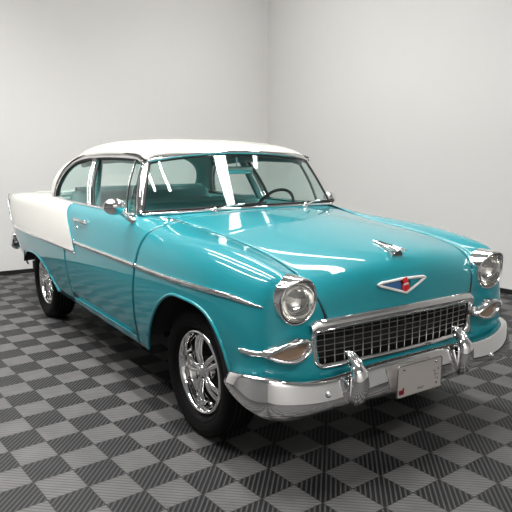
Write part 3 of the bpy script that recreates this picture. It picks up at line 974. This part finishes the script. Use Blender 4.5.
# ---- headlights
for s in (-1, 1):
    c = (.635, -.677 if s < 0 else .680, .850)
    b = MB()
    # bezel ring with the hooded brow at the top, built as a ring of profiles
    n = 64; P = []
    for k in range(n):
        a = 2 * PI * k / n                     # angle, PI/2 = up
        brow = max(math.sin(a - s * 0.0), 0) ** 2
        fx = .052 + .038 * brow                # how far the rim reaches forward
        R0 = .109 + .003 * brow
        prof = [(R0 + .004, -.03), (R0 + .003, .01), (R0 + .0005, fx * .55), (R0 - .0025, fx * .85), (R0 - .007, fx), (R0 - .011, fx - .005), (R0 - .013, fx - .014), (.095, .044), (.091, .038)]
        P.append([(c[0] + h, c[1] + r * math.cos(a), c[2] + r * math.sin(a)) for r, h in prof])
    b.grid(np.array(P), close_u=True)
    bz = b.build('headlight', 'chrome', car)
    MB().lathe([(.0945, .046), (.092, .052), (.0895, .050), (.089, .036)], c, 'x', 48).build('headlight_retaining_ring', 'chrome', bz)
    MB().lathe([(.0965, .042), (.0955, .047), (.094, .042)], c, 'x', 48).build('headlight_gasket', 'seal', bz)
    # bowl reflector
    MB().lathe([(.0905, .046), (.086, .022), (.070, .0), (.045, -.020), (.018, -.030), (0, -.032)], c, 'x', 48).build('headlight_reflector', 'reflector', bz)
    MB().lathe([(.012, -.03), (.012, .0), (.006, .014), (0, .016)], c, 'x', 16).build('headlight_bulb', 'enamel', bz)
    # fluted lens
    lens = MB(); P = []
    for i in range(15):
        r = .0905 * i / 14
        row = []
        for k in range(60):
            a = 2 * PI * k / 60; y, z = r * math.cos(a), r * math.sin(a)
            h = .050 + .018 * (1 - (r / .09) ** 2) + .0009 * math.cos(y * 300)
            row.append((c[0] + h, c[1] + y, c[2] + z))
        P.append(row)
    lens.grid(np.array(P), close_v=True)
    lens.build('headlight_lens', 'lens', bz, hint=(1, 0, 0))

# ---- grille
GW_T, GW_B, GZ_T, GZ_B = .550, .540, .715, .525
GC = -.035
def gx(y): return .700 - .035 * (y / .55) ** 2
def gsh(mb): mb.v = [(v[0], v[1] + GC, v[2]) for v in mb.v]; return mb
def rr_loop(wt, wb, zt, zb, r, n=10):
    pts = []
    for (cy, cz, a0) in ((wt - r, zt - r, 0), (-(wt - r), zt - r, PI / 2), (-(wb - r), zb + r, PI), (wb - r, zb + r, 1.5 * PI)):
        for k in range(n + 1):
            a = a0 + PI / 2 * k / n
            pts.append((cy + r * math.cos(a), cz + r * math.sin(a)))
    out = []
    m = len(pts)
    for i in range(m):
        (y0, z0), (y1, z1) = pts[i], pts[(i + 1) % m]
        k = max(1, int(abs(y1 - y0) / .05))
        for q in range(k): out.append((lerp(y0, y1, q / k), lerp(z0, z1, q / k)))
    return out
lp = rr_loop(GW_T, GW_B, GZ_T, GZ_B, .05)
gs = gsh(MB().tube([(gx(y) + .012, y, z) for y, z in lp], .014, 10, closed=True))
gsur = gs.build('grille_surround', 'chrome', car)
# thick upper bar under the hood lip
P = []
for a in np.linspace(-1, 1, 41):
    y = a * .566; dz = -.012 * a * a - (.022 if abs(a) > .97 else 0)
    x = gx(y) + .012
    w = 1 if abs(a) < .95 else .75
    P.append([(x - .03, y, .762 + dz), (x + .006, y, .762 + dz), (x + .022 * w, y, .753 + dz), (x + .028 * w, y, .732 + dz), (x + .022 * w, y, .710 + dz), (x + .008, y, .700 + dz), (x - .03, y, .700 + dz)])
gsh(MB().grid(np.array(P))).build('grille_header_bar', 'chrome', car, hint=(1, 0, 0))
# egg-crate mesh
gm = MB()
zt, zb = GZ_T - .012, GZ_B + .012
nrow, ncol = 6, 19
def gw(z): return lerp(GW_B, GW_T, (z - GZ_B) / (GZ_T - GZ_B)) - .014
for i in range(1, nrow):
    z = lerp(zb, zt, i / nrow)
    w = gw(z); 
    gm.tube([(gx(y) - .004, y, z) for y in np.linspace(-w, w, 21)], .0022, 6, flat=(1.5, .8), up=(0, 0, 1))
for j in range(1, ncol):
    t = j / ncol * 2 - 1
    p0 = (gx(t * gw(zb)) - .004, t * gw(zb), zb - .006); p1 = (gx(t * gw(zt)) - .004, t * gw(zt), zt + .006)
    gm.tube([p0, p1], .0021, 6, flat=(.8, 1.5), up=(1, 0, 0))
gsh(gm).build('grille_mesh', 'grille', car)
# black backing behind the mesh
bk = [[(gx(y) - .05, y, z) for z in (.50, .60, .73)] for y in np.linspace(-.56, .56, 15)]
gsh(MB().grid(np.array(bk))).build('grille_backing', 'black', car, solid=.004, hint=(1, 0, 0))
# turquoise valance between grille and bumper
va = []
for a in np.linspace(-1, 1, 41):
    y = a * .60; x = gx(y)
    va.append([(x - .005, y, .515), (x + .018, y, .505), (x + .026, y, .485), (x + .020, y, .45), (x, y, .42), (x - .06, y, .38)])
MB().grid(np.array(va)).build('front_valance', 'teal', car, solid=.004, hint=(1, 0, 0))

# ---- parking lamps
for s in (-1, 1):
    # eye shaped housing following the fender corner
    n = 40; P = []
    cy, cz = .722, .640
    fl = s
    dy = 0.0
    if s > 0: fl, dy = -1, 1.345
    for k in range(n):
        a = 2 * PI * k / n
        ca, sa = math.cos(a), math.sin(a)
        hw = .128 if ca > 0 else .088
        y = cy + hw * ca; z = cz + .050 * sa * (1 - .55 * max(ca, 0) ** 2) + (.010 if sa > 0 else 0) * abs(sa) - .012 * ca
        x = .705 - max(abs(fl * y + dy) - .70, 0) ** 1.6 * 1.1
        out = .040 * (1 + .5 * max(sa, 0))
        yy, zz = (y - cy), (z - cz)
        P.append([(x - .04, fl * (cy + yy * 1.04) + dy, cz + zz * 1.04), (x + out * .6, fl * (cy + yy) + dy, cz + zz), (x + out, fl * (cy + yy * .93) + dy, cz + zz * .92), (x + out * .95, fl * (cy + yy * .76) + dy, cz + zz * .70), (x + out * .25, fl * (cy + yy * .70) + dy, cz + zz * .60)])
    h_ = MB().grid(np.array(P), close_u=True).build('parking_light', 'chrome', car, hint=None)
    L_ = []
    for r in (0, .5, .85, 1.0):
        row = []
        for k in range(n):
            a = 2 * PI * k / n; ca, sa = math.cos(a), math.sin(a)
            hw = .128 if ca > 0 else .088
            y = hw * ca; z = .050 * sa * (1 - .55 * max(ca, 0) ** 2) - .012 * ca
            yy = cy + y * .73 * r
            x = .705 - max(abs(fl * yy + dy) - .70, 0) ** 1.6 * 1.1
            row.append((x + .018 + .008 * (1 - r * r), fl * yy + dy, cz + z * .66 * r))
        L_.append(row)
    MB().grid(np.array(L_), close_v=True).build('parking_light_lens', 'amber', h_, hint=(1, 0, 0))

# ---- front bumper
half = [(.475, .895, .522, .450), (.52, .905, .530, .425), (.60, .910, .545, .388), (.685, .885, .550, .355), (.75, .815, .540, .335), (.785, .70, .512, .332), (.800, .58, .500, .350), (.810, .46, .505, .352), (.822, .30, .524, .350), (.828, .10, .528, .350)]
path = [(x, -y - .025, a, b_) for x, y, a, b_ in half] + [(x, y - .025, a, b_) for x, y, a, b_ in half[::-1]]
bc = curve(path, 110)
P = []
for i, (x, y, zt_, zb_) in enumerate(bc):
    t = bc[min(i + 1, len(bc) - 1)] - bc[max(i - 1, 0)]
    nrm = np.array([t[1], -t[0]]); nrm /= np.linalg.norm(nrm)
    if nrm[0] * (x - .2) + nrm[1] * y < 0: nrm = -nrm
    H_ = zt_ - zb_
    prof = [(-.075, .92), (-.055, .975), (-.035, .995), (-.018, .99), (-.008, .95), (-.003, .86), (.003, .72), (.009, .58), (.013, .44), (.016, .33), (.014, .25), (.007, .18), (-.006, .11), (-.020, .05), (-.036, .01), (-.055, .0)]
    P.append([(x + nrm[0] * a, y + nrm[1] * a, zb_ + H_ * h) for a, h in prof])
bump = MB().grid(np.array(P)); nb = len(prof)
bumper = bump.build('front_bumper', 'chrome', car, solid=.004, hint=(1, 0, 0))
# bumper guards: upright bullets curling back over the bar
def guard(yc):
    mb = MB()
    spine = [(.770, .560), (.795, .564), (.825, .556), (.845, .535), (.854, .510), (.854, .465), (.850, .420), (.832, .385), (.81, .370)]
    rad = [.006, .018, .032, .042, .047, .050, .048, .038, .010]
    C_ = curve([(x, yc, z) for x, z in spine], 30); r_ = curve([[r] for r in rad], 30)[:, 0]
    mb.tube(C_, list(r_), 20, flat=(1.0, .72), up=(1, 0, 0))
    for q in (-1, 0, 1):      # flutes on the crown
        mb.tube([(.775, yc - .010 + q * .010, .612), (.800, yc - .006 + q * .016, .602), (.828, yc + q * .021, .574), (.858, yc + q * .022, .535)], [.004, .008, .010, .004], 8)
    g = mb.build('bumper_guard', 'chrome', bumper)
    return g
guard(-.455); guard(.275)
# bolts on the wings
for (y, x) in ((-.60, .808), (.55, .812)):
    MB().lathe([(0, .014), (.008, .012), (.012, .006), (.014, 0), (.016, -.01)], (x, y, .445 if y < 0 else .415), 'x', 14).build('bumper_bolt', 'chrome', bumper)
# bumper irons
for y in (-.40, .40):
    MB().box((.66, y, .42), (.24, .05, .06), bev=.006).build('bumper_bracket', 'under', bumper)
# rear bumper
half = [(-3.88, .875, .67, .52), (-3.94, .885, .69, .49), (-4.02, .875, .69, .51), (-4.12, .80, .69, .50), (-4.19, .62, .68, .50), (-4.22, .30, .68, .50)]
path = [(x, -y, a, b_) for x, y, a, b_ in half] + [(x, y, a, b_) for x, y, a, b_ in half[::-1]]
bc = curve(path, 70); P = []
for i, (x, y, zt_, zb_) in enumerate(bc):
    t = bc[min(i + 1, len(bc) - 1)] - bc[max(i - 1, 0)]
    nrm = np.array([t[1], -t[0]]); nrm /= np.linalg.norm(nrm)
    if nrm[0] * (x + 3.2) + nrm[1] * y < 0: nrm = -nrm
    P.append([(x + nrm[0] * a, y + nrm[1] * a, zb_ + (zt_ - zb_) * h) for a, h in prof])
rb_ = MB().grid(np.array(P)).build('rear_bumper', 'chrome', car, solid=.004, hint=(-1, 0, 0))
for y in (-.72, .72):
    MB().tube([(-4.14, y, .735), (-4.19, y, .70), (-4.21, y, .62), (-4.20, y, .52), (-4.16, y, .46)], [.014, .032, .040, .036, .012], 14, up=(1, 0, 0)).build('rear_bumper_guard', 'chrome', rb_)

# ---- licence plate
pc = Vector((.862, -.075, .438))
plate = MB().box(pc, (.006, .306, .154), bev=.0025).build('license_plate', 'plate', car, smooth=False)
fr = []
MB().tube([(pc.x + .003, y, z) for y, z in [(a + pc.y, b_ + .0) for a, b_ in [(q[0], q[1]) for q in rr_loop(.153, .153, pc.z + .077, pc.z - .077, .012, 4)]]], .0035, 6, closed=True).build('plate_frame', 'steel', plate)
MB().box((.835, pc.y, pc.z), (.04, .12, .10)).build('plate_bracket', 'under', plate, smooth=False)
for (y, z) in ((-.112, .058), (.112, .058)):
    MB().lathe([(0, .006), (.006, .005), (.008, .0)], (pc.x + .003, pc.y + y, pc.z + z), 'x', 12).build('plate_bolt', 'steel', plate)
mk = MB()   # red smudge at the lower left corner
for (y, z, w, h) in ((-.128, -.050, .030, .018), (-.118, -.058, .022, .014), (-.112, -.042, .010, .020), (-.134, -.060, .010, .010)):
    mk.box((pc.x + .0034, pc.y + y, pc.z + z), (.0012, w, h))
mk.build('plate_red_mark', 'plate_red', plate, smooth=False)
mk = MB()
for (y, z, w, h) in ((-.010, -.052, .004, .014), (-.002, -.056, .010, .005), (.008, -.053, .004, .012), (.016, -.057, .010, .004), (.024, -.052, .004, .010),
                     (.100, .012, .012, .005), (.128, .018, .005, .012), (.108, -.006, .004, .018), (.124, -.010, .010, .004), (.112, -.026, .010, .004), (.126, -.030, .004, .012), (.118, -.052, .012, .010)):
    mk.box((pc.x + .0034, pc.y + y, pc.z + z), (.0012, w, h))
mk.build('plate_lettering', 'plate_mark', plate, smooth=False)

# ---- hood ornament and front badge
def hz(x, y=0): return float(hood_z(x, y))
orn = MB()
# slender bird: needle tail at the back, wings widening forward
T_ = []
for t in np.linspace(0, 1, 12):
    x = .445 + .175 * t; w = .004 + .034 * t ** 1.3; h = .010 + .020 * t
    z0 = hz(x)
    T_.append([(x, -w, z0 + .002), (x, -w * .9, z0 + h * .55), (x + .01 * t, -w * .3, z0 + h), (x + .012 * t, 0, z0 + h * 1.1), (x + .01 * t, w * .3, z0 + h), (x, w * .9, z0 + h * .55), (x, w, z0 + .002)])
orn.grid(np.array(T_))
n0 = len(orn.v); orn.f.append(tuple(range(n0 - 7, n0)))
o_ = orn.build('hood_ornament', 'chrome', car, angle=40)
fin = MB()
for s in (-1, 1):
    fin.tube([(.52, s * .012, hz(.52) + .016), (.585, s * .030, hz(.585) + .022), (.635, s * .040, hz(.61) + .020)], [.004, .007, .010], 8)
fin.build('ornament_wing', 'chrome', o_)
MB().tube([(.49, 0, hz(.49) + .019), (.58, 0, hz(.58) + .030)], .004, 6).build('ornament_groove', 'seal', o_)

def hood_front(y, z):
    """x of the hood nose at y, z"""
    sub = H[38:]
    d = (sub[:, :, 1] - y) ** 2 + (sub[:, :, 2] - z) ** 2
    i = np.unravel_index(np.argmin(d), d.shape); return float(sub[i][0])
def badge_pt(y, z, off): return (hood_front(y, z) + off, y, z)
BZ = .858
BY = -.035
V_out = [(-.170, BZ + .012), (-.150, BZ + .022), (-.01, BZ + .030), (.135, BZ + .026), (.155, BZ + .018), (.012, BZ - .042)]
def dens(pts, k=8):
    out = []
    for i in range(len(pts)):
        a, b_ = pts[i], pts[(i + 1) % len(pts)]
        for q in range(k): out.append((lerp(a[0], b_[0], q / k), lerp(a[1], b_[1], q / k)))
    return out
bx0 = hood_front(0, BZ)
def bpt(y, z, off):
    y = y + BY
    return (lerp(hood_front(y, z), bx0 - .25 * y * y, .5) + off, y, z)
E_ = dens(V_out)
bd = MB(); bd.tube([bpt(y, z, .010) for y, z in E_], .0075, 8, closed=True)
badge = bd.build('front_badge', 'enamel', car)
def fill(pts, off, m, nm, th=.006):
    D = dens(pts, 4); n = len(D)
    c_ = np.mean(np.array(D), axis=0)
    v = [bpt(c_[0], c_[1], off)] + [bpt(y, z, off) for y, z in D] + [bpt(c_[0], c_[1], off - th)] + [bpt(y, z, off - th) for y, z in D]
    f = [(0, 1 + i, 1 + (i + 1) % n) for i in range(n)] + [(n + 1, n + 2 + (i + 1) % n, n + 2 + i) for i in range(n)] + [(1 + i, n + 2 + i, n + 2 + (i + 1) % n, 1 + (i + 1) % n) for i in range(n)]
    return MB().add(v, f).build(nm, m, badge, smooth=False)
fill([(-.162, BZ + .010), (-.01, BZ + .028), (.146, BZ + .016), (.010, BZ - .038)], .006, 'steel', 'badge_backing')
fill([(-.145, BZ + .007), (-.125, BZ + .014), (-.03, BZ + .020), (-.02, BZ - .016), (-.03, BZ - .028)], .012, 'blue', 'badge_field')
fill([(.040, BZ + .020), (.125, BZ + .015), (.040, BZ - .020)], .012, 'teal', 'badge_field')
fill([(-.018, BZ + .030), (.014, BZ + .036), (.020, BZ + .008), (-.012, BZ + .004)], .018, 'red', 'badge_crest')
fill([(-.022, BZ + .000), (.026, BZ + .006), (.028, BZ - .022), (.0, BZ - .034), (-.020, BZ - .026)], .018, 'red', 'badge_crest')
fill([(-.012, BZ + .006), (.018, BZ + .010), (.020, BZ + .003), (-.012, BZ - .001)], .020, 'enamel', 'badge_cross')

# ---- wipers
for (px, p1) in ((-.36, (-.14, .02)), (.36, (.60, .02))):
    i0 = px
    def wp(y, up_, off=.02):
        # point on the glass for given y and height fraction
        vv = np.linspace(0, 1, 80); pts = ev(WSC, np.full(80, up_), vv); k = int(np.argmin(abs(pts[:, 1] - y)))
        return pts[k] + np.array([off, 0, .0])
    s_ = 1
    piv = wp(px, 0.0, .05); 
    arm = [piv, wp(px + .10, .05, .035), wp(px + .22, .07, .028)]
    blade = [wp(y, .05 + .02 * ((y - px) / .3), .018) for y in np.linspace(px + .02, px + .40, 8)]
    a_ = MB().tube(arm, .006, 8); a_.lathe([(0, .02), (.012, .016), (.016, -.01)], piv, 'z', 12)
    a_ = a_.build('wiper', 'chrome', car)
    MB().tube(blade, .005, 6).build('wiper_blade', 'seal', a_)

for k in list(bpy.data.objects):
    if 'is_root' in k.keys(): del k['is_root']
